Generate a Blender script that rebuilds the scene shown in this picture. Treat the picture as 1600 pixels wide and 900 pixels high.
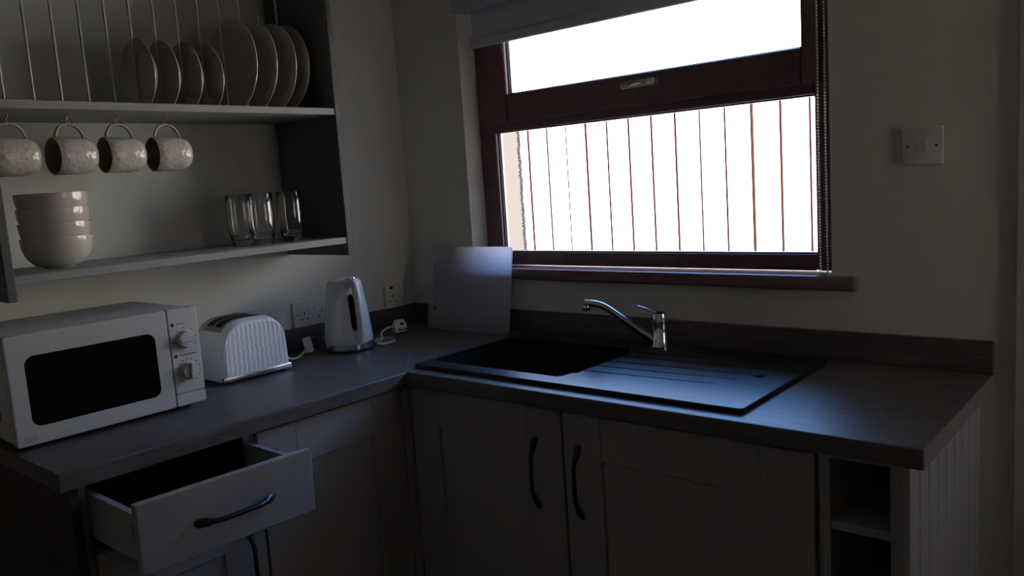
import bpy, bmesh, math, random
from mathutils import Vector, Matrix
random.seed(7)
PI = math.pi
for o in list(bpy.data.objects): bpy.data.objects.remove(o)
SC = bpy.context.scene
COL = SC.collection

# ---------------------------------------------------------------- camera
CAM = Vector((2.2439, -2.0302, 1.4053))
YAW, PITCH, ROLL, FPX = 0.7159, -0.1307, -0.0679, 1272.75
_f = Vector((-math.sin(YAW)*math.cos(PITCH), math.cos(YAW)*math.cos(PITCH), math.sin(PITCH)))
_r = Vector((math.cos(YAW), math.sin(YAW), 0)); _u = _r.cross(_f)
_c, _s = math.cos(ROLL), math.sin(ROLL)
_R, _U = _c*_r + _s*_u, -_s*_r + _c*_u
cd = bpy.data.cameras.new('camera'); cam = bpy.data.objects.new('camera', cd); COL.objects.link(cam)
M = Matrix((( _R.x, _U.x, -_f.x), (_R.y, _U.y, -_f.y), (_R.z, _U.z, -_f.z))).to_4x4()
M.translation = CAM
cam.matrix_world = M
cd.sensor_fit = 'HORIZONTAL'; cd.sensor_width = 36; cd.lens = FPX/1600*36; cd.clip_start = .02
SC.camera = cam

# ---------------------------------------------------------------- sky, sun, exposure
w = bpy.data.worlds.new('sky'); SC.world = w; w.use_nodes = True
nt = w.node_tree; nt.nodes.clear()
out = nt.nodes.new('ShaderNodeOutputWorld'); bg = nt.nodes.new('ShaderNodeBackground')
tc = nt.nodes.new('ShaderNodeTexCoord'); sx = nt.nodes.new('ShaderNodeSeparateXYZ')
cr = nt.nodes.new('ShaderNodeValToRGB')
cr.color_ramp.elements[0].position = 0.0; cr.color_ramp.elements[0].color = (1, .95, .87, 1)
cr.color_ramp.elements[1].position = .46; cr.color_ramp.elements[1].color = (.16, .41, 1, 1)
_e = cr.color_ramp.elements.new(.17); _e.color = (1, .96, .92, 1)
nt.links.new(tc.outputs['Generated'], sx.inputs[0]); nt.links.new(sx.outputs['Z'], cr.inputs[0])
nt.links.new(cr.outputs[0], bg.inputs[0]); bg.inputs[1].default_value = 10.0
nt.links.new(bg.outputs[0], out.inputs[0])
sd = bpy.data.lights.new('sun', 'SUN'); sd.energy = 34; sd.angle = .01; sd.color = (1, .93, .84)
so = bpy.data.objects.new('sun', sd); COL.objects.link(so)
so.rotation_euler = Vector((.15, .57, -.81)).to_track_quat('-Z', 'Y').to_euler()
so.location = (1, -3, 6)
vs = SC.view_settings
vs.view_transform = 'Standard'; vs.look = 'None'; vs.gamma = 1; vs.use_curve_mapping = False; vs.exposure = 0.0

# ---------------------------------------------------------------- materials
MATS = {}
def mat(name, col, rough=.5, metal=0, spec=.5, noise=0, nscale=8, stretch=(1, 1, 1), bump=0, bscale=40, col2=None, coat=0, trans=0, ior=1.45, bstretch=(1, 1, 1)):
    m = bpy.data.materials.new(name); m.use_nodes = True; MATS[name] = m
    t = m.node_tree; b = t.nodes['Principled BSDF']
    b.inputs['Base Color'].default_value = (*col, 1); b.inputs['Roughness'].default_value = rough
    b.inputs['Metallic'].default_value = metal; b.inputs['Specular IOR Level'].default_value = spec
    b.inputs['Coat Weight'].default_value = coat; b.inputs['Coat Roughness'].default_value = .08
    b.inputs['Transmission Weight'].default_value = trans; b.inputs['IOR'].default_value = ior
    tcn = t.nodes.new('ShaderNodeTexCoord')
    if noise or col2:
        mp = t.nodes.new('ShaderNodeMapping'); mp.inputs['Scale'].default_value = stretch
        nz = t.nodes.new('ShaderNodeTexNoise'); nz.inputs['Scale'].default_value = nscale; nz.inputs['Detail'].default_value = 6
        rp = t.nodes.new('ShaderNodeValToRGB')
        c2 = col2 or tuple(c*(1-noise) for c in col)
        rp.color_ramp.elements[0].position = .3; rp.color_ramp.elements[0].color = (*c2, 1)
        rp.color_ramp.elements[1].position = .7; rp.color_ramp.elements[1].color = (*col, 1)
        t.links.new(tcn.outputs['Object'], mp.inputs[0]); t.links.new(mp.outputs[0], nz.inputs['Vector'])
        t.links.new(nz.outputs['Fac'], rp.inputs[0]); t.links.new(rp.outputs[0], b.inputs['Base Color'])
    if bump:
        mp2 = t.nodes.new('ShaderNodeMapping'); mp2.inputs['Scale'].default_value = bstretch
        n2 = t.nodes.new('ShaderNodeTexNoise'); n2.inputs['Scale'].default_value = bscale; n2.inputs['Detail'].default_value = 3
        bp = t.nodes.new('ShaderNodeBump'); bp.inputs['Strength'].default_value = bump; bp.inputs['Distance'].default_value = .002
        t.links.new(tcn.outputs['Object'], mp2.inputs[0]); t.links.new(mp2.outputs[0], n2.inputs['Vector'])
        t.links.new(n2.outputs['Fac'], bp.inputs['Height']); t.links.new(bp.outputs[0], b.inputs['Normal'])
    return m
mat('wall', (.70, .675, .59), .85, spec=.2, noise=.05, nscale=5, bump=.15, bscale=120)
mat('reveal', (.62, .60, .57), .8, spec=.2)
mat('ceiling', (.70, .68, .64), .9, noise=.03)
mat('floor', (.10, .075, .06), .5, noise=.4, nscale=3, stretch=(1, 8, 1))
mat('worktop_x', (.135, .118, .108), .42, spec=.45, col2=(.075, .062, .056), nscale=9, stretch=(1.2, 14, 14), bump=.12, bscale=60, bstretch=(1, 12, 12))
mat('worktop_y', (.135, .118, .108), .42, spec=.45, col2=(.075, .062, .056), nscale=9, stretch=(14, 1.2, 14), bump=.12, bscale=60, bstretch=(12, 1, 12))
mat('lit_edge_strip', (.24, .215, .21), .6, spec=.3, noise=.12, nscale=9, stretch=(1, 1.2, 14))  # worktop end edging, lightened: brightness of the room-facing end is in the colour
mat('joint', (.30, .29, .28), .4)
mat('end_paint', (.36, .355, .35), .6, spec=.3, noise=.05, nscale=12)
mat('cabinet', (.32, .29, .27), .6, spec=.3, noise=.05, nscale=12)
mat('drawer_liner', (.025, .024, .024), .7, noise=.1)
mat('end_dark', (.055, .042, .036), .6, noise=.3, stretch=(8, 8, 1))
mat('carcass', (.30, .295, .285), .6, spec=.3, noise=.05)
mat('rack_back', (.62, .61, .56), .7, spec=.2, noise=.05, nscale=10, stretch=(1, 3, 1))
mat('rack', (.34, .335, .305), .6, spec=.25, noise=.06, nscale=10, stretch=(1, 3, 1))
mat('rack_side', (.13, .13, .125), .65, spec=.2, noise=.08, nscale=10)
mat('rod', (.50, .50, .48), .4, metal=.6)
mat('deck', (.30, .30, .31), .12, metal=1, noise=.05)
mat('handle', (.055, .05, .047), .35, metal=.8, noise=.2)
mat('sink', (.010, .011, .014), .34, spec=.36, bump=.08, bscale=300)
mat('chrome', (.82, .83, .85), .08, metal=1, noise=.02)
mat('brushed', (.6, .6, .6), .25, metal=1, noise=.05, nscale=30)
mat('hook', (.20, .16, .10), .35, metal=1, noise=.2)
mat('rosewood', (.20, .098, .108), .30, spec=.5, col2=(.14, .062, .068), nscale=6, stretch=(3, 3, 3), bump=.08, bscale=90)
mat('spacer', (.35, .38, .42), .35, metal=.7, noise=.05)
mat('seal', (.012, .012, .013), .6, noise=.1)
mat('white_gloss', (.78, .78, .77), .2, spec=.5, coat=.4, noise=.01)
mat('kettle_white', (.66, .66, .65), .12, spec=.5, coat=.6, noise=.01)
mat('microwave_white', (.49, .475, .45), .45, noise=.02, bump=.05, bscale=300)
mat('microwave_side', (.55, .55, .54), .5, noise=.03)
mat('black_glass', (.004, .004, .005), .2, spec=.12, noise=.05)
mat('dark_print', (.03, .03, .035), .6, noise=.1)
mat('grey_print', (.34, .34, .34), .6, noise=.1)
mat('socket_white', (.66, .63, .56), .35, noise=.02)
mat('hole', (.008, .008, .008), .7, noise=.1)
mat('cord_white', (.66, .66, .67), .45, noise=.03)
mat('plug_dark', (.03, .03, .03), .4, noise=.1)
mat('blind', (.56, .56, .62), .9, spec=.1, noise=.06, nscale=300)
mat('blind_bar', (.55, .55, .58), .6, noise=.04)
mat('chain', (.75, .75, .75), .3, metal=.5, noise=.05)
mat('fence', (.74, .66, .61), .8, spec=.1, col2=(.68, .57, .52), nscale=5, stretch=(9, 1, .7), bump=.3, bscale=30, bstretch=(8, 1, 1))
mat('fence_back', (.055, .016, .014), .9, spec=.1, noise=.2)
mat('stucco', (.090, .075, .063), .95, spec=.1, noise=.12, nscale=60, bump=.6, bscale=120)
mat('paving', (.45, .42, .38), .9, noise=.2)
mat('door_wood', (.06, .022, .018), .4, noise=.4, stretch=(10, 10, 1))
mat('trim_white', (.5, .47, .44), .5, noise=.03)
mat('outside', (.62, .52, .43), .9, noise=.1)
def ceramic(name, col, scale, st):
    m = mat(name, col, .11, coat=.5); t = m.node_tree; b = t.nodes['Principled BSDF']
    tcn = t.nodes.new('ShaderNodeTexCoord'); v = t.nodes.new('ShaderNodeTexVoronoi'); v.inputs['Scale'].default_value = scale
    v.feature = 'SMOOTH_F1'
    bp = t.nodes.new('ShaderNodeBump'); bp.inputs['Strength'].default_value = st; bp.inputs['Distance'].default_value = .003
    t.links.new(tcn.outputs['Object'], v.inputs['Vector']); t.links.new(v.outputs['Distance'], bp.inputs['Height'])
    t.links.new(bp.outputs[0], b.inputs['Normal'])
    nz = t.nodes.new('ShaderNodeTexNoise'); nz.inputs['Scale'].default_value = 20
    mx = t.nodes.new('ShaderNodeMix'); mx.data_type = 'RGBA'
    mx.inputs[6].default_value = (*col, 1); mx.inputs[7].default_value = (*[c*.9 for c in col], 1)
    t.links.new(nz.outputs['Fac'], mx.inputs[0]); t.links.new(mx.outputs[2], b.inputs['Base Color'])
    return m
ceramic('stoneware', (.60, .54, .46), 110, .6)
ceramic('stoneware_bowl', (.58, .52, .44), 70, .22)
mat('stoneware_plain', (.60, .54, .46), .18, coat=.3, noise=.08, nscale=20)
mat('mug_inside', (.42, .33, .27), .25, noise=.08, nscale=20)
mat('plate', (.55, .51, .44), .25, coat=.2, noise=.06, nscale=12)
gl = mat('tumbler_glass', (1, 1, 1), 0.0, trans=1, ior=1.5)
def pane_mat():
    m = bpy.data.materials.new('pane'); m.use_nodes = True; MATS['pane'] = m
    t = m.node_tree; t.nodes.clear(); o = t.nodes.new('ShaderNodeOutputMaterial')
    a = t.nodes.new('ShaderNodeBsdfTransparent'); a.inputs[0].default_value = (.97, .985, .98, 1)
    g = t.nodes.new('ShaderNodeBsdfGlossy'); g.inputs['Roughness'].default_value = 0
    f = t.nodes.new('ShaderNodeFresnel'); f.inputs[0].default_value = 1.35
    x = t.nodes.new('ShaderNodeMixShader')
    t.links.new(f.outputs[0], x.inputs[0]); t.links.new(a.outputs[0], x.inputs[1]); t.links.new(g.outputs[0], x.inputs[2]); t.links.new(x.outputs[0], o.inputs[0])
pane_mat()
def board_mat():
    m = bpy.data.materials.new('frosted_board'); m.use_nodes = True; MATS['frosted_board'] = m
    t = m.node_tree; t.nodes.clear(); o = t.nodes.new('ShaderNodeOutputMaterial')
    nz = t.nodes.new('ShaderNodeTexNoise'); nz.inputs['Scale'].default_value = 40
    rp = t.nodes.new('ShaderNodeValToRGB'); rp.color_ramp.elements[0].color = (.88, .88, .94, 1); rp.color_ramp.elements[1].color = (.91, .91, .97, 1)
    t.links.new(nz.outputs['Fac'], rp.inputs[0])
    d = t.nodes.new('ShaderNodeBsdfDiffuse'); tr = t.nodes.new('ShaderNodeBsdfTranslucent')
    t.links.new(rp.outputs[0], d.inputs[0]); t.links.new(rp.outputs[0], tr.inputs[0])
    x = t.nodes.new('ShaderNodeMixShader'); x.inputs[0].default_value = .86
    t.links.new(d.outputs[0], x.inputs[1]); t.links.new(tr.outputs[0], x.inputs[2])
    g = t.nodes.new('ShaderNodeBsdfGlossy'); g.inputs['Roughness'].default_value = .25
    f = t.nodes.new('ShaderNodeFresnel'); f.inputs[0].default_value = 1.45
    y = t.nodes.new('ShaderNodeMixShader')
    t.links.new(f.outputs[0], y.inputs[0]); t.links.new(x.outputs[0], y.inputs[1]); t.links.new(g.outputs[0], y.inputs[2]); t.links.new(y.outputs[0], o.inputs[0])
board_mat()

# ---------------------------------------------------------------- helpers
def base_loc(p):
    v = Vector((0, 0, 0))
    while p is not None: v += p.location; p = p.parent
    return v
def obj(name, bm, m, parent=None, smooth=False, world=True):
    """bmesh -> mesh object; vertices given in world coordinates unless world=False"""
    if parent is not None and world: bmesh.ops.translate(bm, vec=-base_loc(parent), verts=bm.verts)
    me = bpy.data.meshes.new(name); bmesh.ops.recalc_face_normals(bm, faces=bm.faces); bm.to_mesh(me); bm.free()
    me.materials.append(MATS[m])
    if smooth:
        for p in me.polygons: p.use_smooth = True
        me.set_sharp_from_angle(angle=math.radians(40))
    o = bpy.data.objects.new(name, me); COL.objects.link(o); o.parent = parent
    return o
def tag(o, label, cat, group=None, kind=None):
    o['label'] = label; o['category'] = cat
    if group: o['group'] = group
    if kind: o['kind'] = kind
    return o
def thing(name, label, cat, loc=(0, 0, 0), rotz=0, group=None, kind=None):
    o = bpy.data.objects.new(name, None); COL.objects.link(o); o.location = loc; o.rotation_euler = (0, 0, rotz)
    o.empty_display_size = .05
    return tag(o, label, cat, group, kind)
def addbox(bm, x0, x1, y0, y1, z0, z1, bev=0, seg=2):
    g = bmesh.ops.create_cube(bm, size=1); vs = g['verts']
    for v in vs:
        v.co = Vector((x0+(x1-x0)*(v.co.x+.5), y0+(y1-y0)*(v.co.y+.5), z0+(z1-z0)*(v.co.z+.5)))
    if bev:
        es = {e for v in vs for e in v.link_edges}
        bmesh.ops.bevel(bm, geom=list(es), offset=bev, segments=seg, affect='EDGES', profile=.5)
    return bm
def box(*a, **k): return addbox(bmesh.new(), *a, **k)
def lathe(prof, seg=40, axis='z', center=(0, 0, 0), bm=None):
    bm = bm or bmesh.new(); rings = []
    for r, h in prof:
        ring = []
        for i in range(seg):
            a = 2*PI*i/seg; p = (r*math.cos(a), r*math.sin(a), h)
            if axis == 'y': p = (p[0], p[2], p[1])
            if axis == 'x': p = (p[2], p[0], p[1])
            ring.append(bm.verts.new(Vector(p)+Vector(center)))
        rings.append(ring)
    for a, b in zip(rings, rings[1:]):
        for i in range(seg): bm.faces.new((a[i], a[(i+1) % seg], b[(i+1) % seg], b[i]))
    if prof[0][0] > 1e-6: bm.faces.new(rings[0])
    if prof[-1][0] > 1e-6: bm.faces.new(rings[-1])
    bmesh.ops.remove_doubles(bm, verts=bm.verts, dist=1e-6)
    return bm
def smooth_path(pts, n=8):
    P = [Vector(p) for p in pts]; P = [2*P[0]-P[1]] + P + [2*P[-1]-P[-2]]; o = []
    for i in range(1, len(P)-2):
        for k in range(n):
            t = k/n; a, b, c, d = P[i-1:i+3]
            o.append(.5*((2*b)+(c-a)*t+(2*a-5*b+4*c-d)*t*t+(3*b-a-3*c+d)*t**3))
    o.append(P[-2]); return o
def tube(path, rad, seg=10, bm=None, flat=None, updir=None):
    """swept tube; rad number or list; flat=(a,b) scales the two section axes (number or list)"""
    bm = bm or bmesh.new(); P = [Vector(p) for p in path]; n = len(P); rings = []
    up = Vector(updir) if updir else None
    for i in range(n):
        t = (P[min(i+1, n-1)]-P[max(i-1, 0)]).normalized()
        if up is None: up = Vector((0, 0, 1)) if abs(t.z) < .9 else Vector((1, 0, 0))
        s = t.cross(up).normalized(); v = s.cross(t).normalized()
        if updir is None: up = v
        r = rad[i] if isinstance(rad, (list, tuple)) else rad
        fa = (1, 1) if flat is None else (flat[i] if isinstance(flat, list) else flat)
        rings.append([bm.verts.new(P[i]+s*(r*fa[0]*math.cos(2*PI*k/seg))+v*(r*fa[1]*math.sin(2*PI*k/seg))) for k in range(seg)])
    for a, b in zip(rings, rings[1:]):
        for k in range(seg): bm.faces.new((a[k], a[(k+1) % seg], b[(k+1) % seg], b[k]))
    bm.faces.new(rings[0]); bm.faces.new(rings[-1])
    return bm
def prism(outline, d0, d1, axis='x', bm=None, bev=0, seg=2):
    """outline of (a,b) extruded along axis: x -> (d,a,b), y -> (a,d,b), z -> (a,b,d)"""
    bm = bm or bmesh.new()
    def P(a, b, d): return (d, a, b) if axis == 'x' else (a, d, b) if axis == 'y' else (a, b, d)
    A = [bm.verts.new(P(a, b, d0)) for a, b in outline]; B = [bm.verts.new(P(a, b, d1)) for a, b in outline]
    n = len(A); f0 = bm.faces.new(A); f1 = bm.faces.new(B)
    for i in range(n): bm.faces.new((A[i], A[(i+1) % n], B[(i+1) % n], B[i]))
    if bev:
        es = list(f0.edges)+list(f1.edges)
        bmesh.ops.bevel(bm, geom=es, offset=bev, segments=seg, affect='EDGES', profile=.5)
    return bm
def rrect(a0, a1, b0, b1, r, n=6):
    o = []
    for ca, cb, s in ((a1-r, b1-r, 0), (a0+r, b1-r, 1), (a0+r, b0+r, 2), (a1-r, b0+r, 3)):
        for k in range(n+1):
            t = PI/2*(s+k/n); o.append((ca+r*math.cos(t), cb+r*math.sin(t)))
    return o
def boolean(bm_a, bm_b, op='DIFFERENCE'):
    objs = []
    for b in (bm_a, bm_b):
        bmesh.ops.recalc_face_normals(b, faces=b.faces)
        me = bpy.data.meshes.new('t'); b.to_mesh(me); b.free(); o = bpy.data.objects.new('t', me); COL.objects.link(o); objs.append(o)
    md = objs[0].modifiers.new('b', 'BOOLEAN'); md.object = objs[1]; md.operation = op; md.solver = 'EXACT'
    dg = bpy.context.evaluated_depsgraph_get(); dg.update()
    r = bmesh.new(); r.from_mesh(objs[0].evaluated_get(dg).to_mesh())
    for o in objs:
        me = o.data; bpy.data.objects.remove(o); bpy.data.meshes.remove(me)
    return r
def lettering(txt, size, m, parent, matrix, name='lettering', extrude=.0002):
    cu = bpy.data.curves.new('t', 'FONT'); cu.body = txt; cu.size = size; cu.extrude = extrude; cu.align_x = 'CENTER'; cu.align_y = 'CENTER'
    o = bpy.data.objects.new('t', cu); COL.objects.link(o)
    dg = bpy.context.evaluated_depsgraph_get(); dg.update()
    bm = bmesh.new(); bm.from_mesh(o.evaluated_get(dg).to_mesh()); bpy.data.objects.remove(o); bpy.data.curves.remove(cu)
    bmesh.ops.transform(bm, matrix=matrix, verts=bm.verts)
    return obj(name, bm, m, parent)
MX = Matrix(((0, 0, 1, 0), (1, 0, 0, 0), (0, 1, 0, 0), (0, 0, 0, 1)))   # text facing +x: (u,v)->(y,z)
def dup(root, loc, rot=None):
    r = root.copy(); COL.objects.link(r); r.location = loc
    if rot is not None: r.rotation_euler = rot
    for ch in list(root.children):
        c = ch.copy(); COL.objects.link(c); c.parent = r
    return r

# ================================================================ SETTING
W = .91; D = .593; L = 1.885; YL = 1.481
XW0, XW1, ZW0, ZW1 = .313, 1.53, 1.084, 2.12
RX, RY, RZ = 2.76, -3.5, 2.4
def struct(name, bm, m, label, cat, smooth=False): return tag(obj(name, bm, m, None, smooth), label, cat, kind='structure')
struct('floor', box(-.2, RX+.2, RY-.2, .13, -.12, 0), 'floor', 'dark brown kitchen floor below the cupboards', 'floor')
struct('ceiling', box(-.2, RX+.2, RY-.2, .16, RZ, RZ+.15), 'ceiling', 'off white ceiling over the kitchen', 'ceiling')
struct('wall_left', box(-.2, 0, RY-.2, .13, 0, RZ), 'wall', 'plain painted wall behind the plate rack and microwave', 'wall')
bm = bmesh.new()
WO = .13
addbox(bm, 0, XW0, 0, WO, 0, RZ); addbox(bm, XW1, 1.93, 0, WO, 0, RZ)
addbox(bm, XW0, XW1, 0, WO, 0, ZW0); addbox(bm, XW0, XW1, 0, WO, ZW1, RZ)
addbox(bm, 1.93, RX+.2, 0, WO, 2.05, RZ); addbox(bm, 2.70, RX+.2, 0, WO, 0, 2.05)
struct('wall_back', bm, 'wall', 'plain painted wall around the window above the sink', 'wall')
bm = bmesh.new(); W2 = (-.50, -.06, 1.0, 1.70)
addbox(bm, RX, RX+.2, RY-.2, W2[0], 0, RZ); addbox(bm, RX, RX+.2, W2[1], 0, 0, RZ); addbox(bm, RX, RX+.2, W2[0], W2[1], 0, W2[2]); addbox(bm, RX, RX+.2, W2[0], W2[1], W2[3], RZ)
struct('wall_right', bm, 'wall', 'painted wall on the right outside the picture', 'wall')
struct('wall_front', box(-.2, RX+.2, RY-.2, RY, 0, RZ), 'wall', 'painted wall behind the viewer', 'wall')
struct('trim_1', box(1.925, 1.962, -.016, .0, 0, 2.08, bev=.003), 'trim_white', 'narrow pale upright trim at the right edge of the picture', 'trim')
struct('door_1', box(1.94, 2.70, .02, .07, 0, 2.05), 'door_wood', 'dark reddish brown door beside the pale trim', 'door')

# added second window, unseen, to light surfaces facing right; added wall beyond it
w2 = thing('fill_window', 'added dark framed window out of view, letting in fill light from the right', 'window', (RX+.1, -.29, 1.0), kind='structure')
for y0, y1, z0, z1 in ((W2[0], W2[0]+.04, W2[2], W2[3]), (W2[1]-.04, W2[1], W2[2], W2[3]), (W2[0]+.04, W2[1]-.04, W2[2], W2[2]+.04), (W2[0]+.04, W2[1]-.04, W2[3]-.04, W2[3]), (-.305, -.275, W2[2]+.04, W2[3]-.04)):
    obj('frame_bar', box(RX+.08, RX+.14, y0, y1, z0, z1), 'rosewood', w2)
obj('pane', box(RX+.11, RX+.114, W2[0]+.04, W2[1]-.04, W2[2]+.04, W2[3]-.04), 'pane', w2)
tag(obj('bounce_wall', box(4.7, 4.9, -6, 3, -.1, 4.6), 'outside'), 'unseen added wall bouncing warm light through the second window', 'wall', kind='structure')  # added out of view to block blue sky and bounce warm light in

# window
FY0, FY1 = .075, .104
win = thing('window_1', 'dark reddish brown framed window above the sink', 'window', ((XW0+XW1)/2, FY0, ZW0), kind='structure')
fr = obj('frame_post', box(XW0, .385, FY0, FY1, ZW0+.036, ZW1, bev=.004), 'rosewood', win)
obj('frame_post', box(1.467, XW1, FY0, FY1, ZW0+.036, ZW1, bev=.004), 'rosewood', win)
obj('frame_rail', box(.385, 1.467, FY0, FY1, ZW0+.036, 1.163, bev=.004), 'rosewood', win)
obj('frame_rail', box(.385, 1.467, FY0, FY1, 1.571, 1.605, bev=.004), 'rosewood', win)
obj('frame_rail', box(.385, 1.467, FY0, FY1, 2.06, ZW1, bev=.004), 'rosewood', win)
sash = obj('sash', bmesh.new(), 'rosewood', win)
sb = bmesh.new()
addbox(sb, .393, .458, .058, .098, 1.598, 2.065, bev=.006); addbox(sb, 1.44, 1.486, .058, .098, 1.598, 2.065, bev=.006)
bmesh.ops.translate(sb, vec=-base_loc(win), verts=sb.verts); sb.to_mesh(sash.data); sb.free()
obj('sash_rail', box(.458, 1.44, .058, .098, 1.598, 1.689, bev=.006), 'rosewood', sash)
obj('sash_rail', box(.458, 1.44, .058, .098, 1.99, 2.065, bev=.006), 'rosewood', sash)
def glazing(x0, x1, z0, z1, y, parent):
    p = obj('pane', box(x0-.008, x1+.008, y, y+.004, z0-.008, z1+.008), 'pane', parent)
    s = bmesh.new()
    addbox(s, x0-.008, x0+.006, y+.006, y+.014, z0, z1); addbox(s, x1-.006, x1+.008, y+.006, y+.014, z0, z1)
    addbox(s, x0, x1, y+.006, y+.014, z0-.008, z0+.004); addbox(s, x0, x1, y+.006, y+.014, z1-.004, z1+.008)
    obj('spacer_bar', s, 'spacer', parent)
    s = bmesh.new(); g = .0035
    addbox(s, x0, x0+g, y-.003, y, z0, z1); addbox(s, x1-g, x1, y-.003, y, z0, z1); addbox(s, x0, x1, y-.003, y, z0, z0+g); addbox(s, x0, x1, y-.003, y, z1-g, z1)
    obj('seal', s, 'seal', parent)
glazing(.385, 1.467, 1.163, 1.571, .090, win)
glazing(.458, 1.44, 1.689, 1.99, .078, sash)
h = obj('handle', prism(rrect(.905, 1.036, 1.648, 1.668, .009), .050, .058, 'y', bev=.002), 'brushed', sash, True)
obj('lever', prism(rrect(.938, 1.034, 1.650, 1.668, .008), .036, .050, 'y', bev=.003), 'chrome', sash, True)
bm = bmesh.new()
addbox(bm, XW0, XW1, -.006, FY0+.02, ZW0, ZW0+.034)
addbox(bm, .24, 1.593, -.030, -.0005, ZW0, ZW0+.036, bev=.008, seg=3)
obj('window_sill', bm, 'rosewood', win, True)

# ================================================================ OUTSIDE
tag(obj('paving', box(-8, 6, .13, 12, -.15, -.05), 'paving'), 'pale paved yard outside below the window', 'paving', kind='structure')
fen = thing('garden_fence', 'white painted upright board fence outside the window', 'fence', (-.1, 2.0, -.05))
pk = 0.1478; k0 = -9
pm = None
for k in range(k0, 20):
    x = -1.04 + k*pk
    if pm is None:
        b = box(-pk/2+.0065, pk/2-.0065, -.003, .004, 0, 1.85); pm = obj('plank', b, 'fence', fen, world=False); o = pm
        pm.data.materials.append(MATS['fence_back'])
        for p in pm.data.polygons:
            if abs(p.normal.x) > .9: p.material_index = 1      # bare sawn edges
    else:
        o = pm.copy(); COL.objects.link(o)
    o.location = (x+pk/2+.1+random.uniform(-.0022, .0022), random.uniform(-.001, .001), 0)
    o.rotation_euler = (0, random.uniform(-.0012, .0012), 0)
for z in (.35, 1.45): obj('back_rail', box(-2.5, 2.0, 2.018, 2.05, z, z+.09), 'fence_back', fen)
obj('backing_board', box(-2.5, 2.0, 2.006, 2.018, -.05, 1.79), 'fence_back', fen)
# stucco pillar with ragged arris
bm = bmesh.new(); out_ = []
n = 420
L_, Rr = [], []
for i in range(n+1):
    z = -.05+2.0*i/n
    Rr.append((-1.106+random.uniform(-.006, .006), z))
front = [bm.verts.new((x, 1.965, z)) for x, z in Rr]; back = [bm.verts.new((x-.004, 1.994, z)) for x, z in Rr]
fl = [bm.verts.new((-1.45, 1.965, z)) for x, z in Rr]; bl = [bm.verts.new((-1.45, 1.994, z)) for x, z in Rr]
for i in range(n):
    bm.faces.new((front[i], front[i+1], back[i+1], back[i])); bm.faces.new((fl[i], fl[i+1], front[i+1], front[i]))
    bm.faces.new((bl[i], bl[i+1], fl[i+1], fl[i])); bm.faces.new((back[i], back[i+1], bl[i+1], bl[i]))
bm.faces.new((front[-1], back[-1], bl[-1], fl[-1])); bm.faces.new((front[0], back[0], bl[0], fl[0]))
tag(obj('rendered_pillar', bm, 'stucco'), 'beige rough rendered pillar outside at the left of the window', 'pillar')

# ================================================================ BASE UNITS
def bow_handle(parent, p0, p1, out, name='handle'):
    """bow pull between p0 and p1 (world), bulging along unit vector out; flat paddle ends"""
    p0, p1, out = Vector(p0), Vector(p1), Vector(out); n = 26; path = []; rad = []; fl = []
    for i in range(n+1):
        t = i/n; e = min(t, 1-t)
        b = .005+.024*min(1, max(0, (e-.02)/.26))**.75
        path.append(p0.lerp(p1, t)+out*b)
        rad.append(.0095 if .03 < e < .13 else (.0055 if e <= .03 else .0052+.0018*max(0, 1-abs(e-.15)/.06)))
        fl.append((1, .5) if e < .13 else (1, .9))
    return obj(name, tube(path, rad, 10, flat=fl, updir=out), 'handle', parent, True)
def shaker(parent, plane, a0, a1, z0, z1, d, st=.105, th=.02):
    """shaker door; plane 'y' faces -y at y=d (front), 'x' faces +x at x=d. door mesh = recessed panel, sub-parts stiles and rails"""
    def B(u0, u1, w0, w1, dep0, dep1, bev):
        if plane == 'y': return box(u0, u1, d+dep0, d+dep1, w0, w1, bev=bev, seg=1)
        return box(d-dep1, d-dep0, u0, u1, w0, w1, bev=bev, seg=1)
    door = obj('door', B(a0+st-.01, a1-st+.01, z0+st-.01, z1-st+.01, .008, .016, 0), 'cabinet', parent)
    obj('stile', B(a0, a0+st, z0, z1, 0, th, .0012), 'cabinet', door); obj('stile', B(a1-st, a1, z0, z1, 0, th, .0012), 'cabinet', door)
    obj('rail', B(a0+st, a1-st, z1-st, z1, 0, th, .0008), 'cabinet', door); obj('rail', B(a0+st, a1-st, z0, z0+st, 0, th, .0008), 'cabinet', door)
    return door
def carcass(parent, x0, x1, y0, y1, z0, z1, opened, t=.018):
    bm = bmesh.new()
    if opened == 'y':
        addbox(bm, x0, x0+t, y0, y1, z0, z1); addbox(bm, x1-t, x1, y0, y1, z0, z1); addbox(bm, x0+t, x1-t, y1-.008, y1, z0, z1)
    else:
        addbox(bm, x0, x1, y0, y0+t, z0, z1); addbox(bm, x0, x1, y1-t, y1, z0, z1); addbox(bm, x0, x0+.008, y0+t, y1-t, z0, z1)
    addbox(bm, x0+t, x1-t, y0+t, y1-t, z0, z0+t)
    return obj('carcass', bm, 'carcass', parent)
ZT = W-.0371-.001; DT = .862; DB = .115
FX = .568; FYY = -.568      # front plane of doors: left run x=FX (faces +x), right run y=FYY (faces -y)
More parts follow.
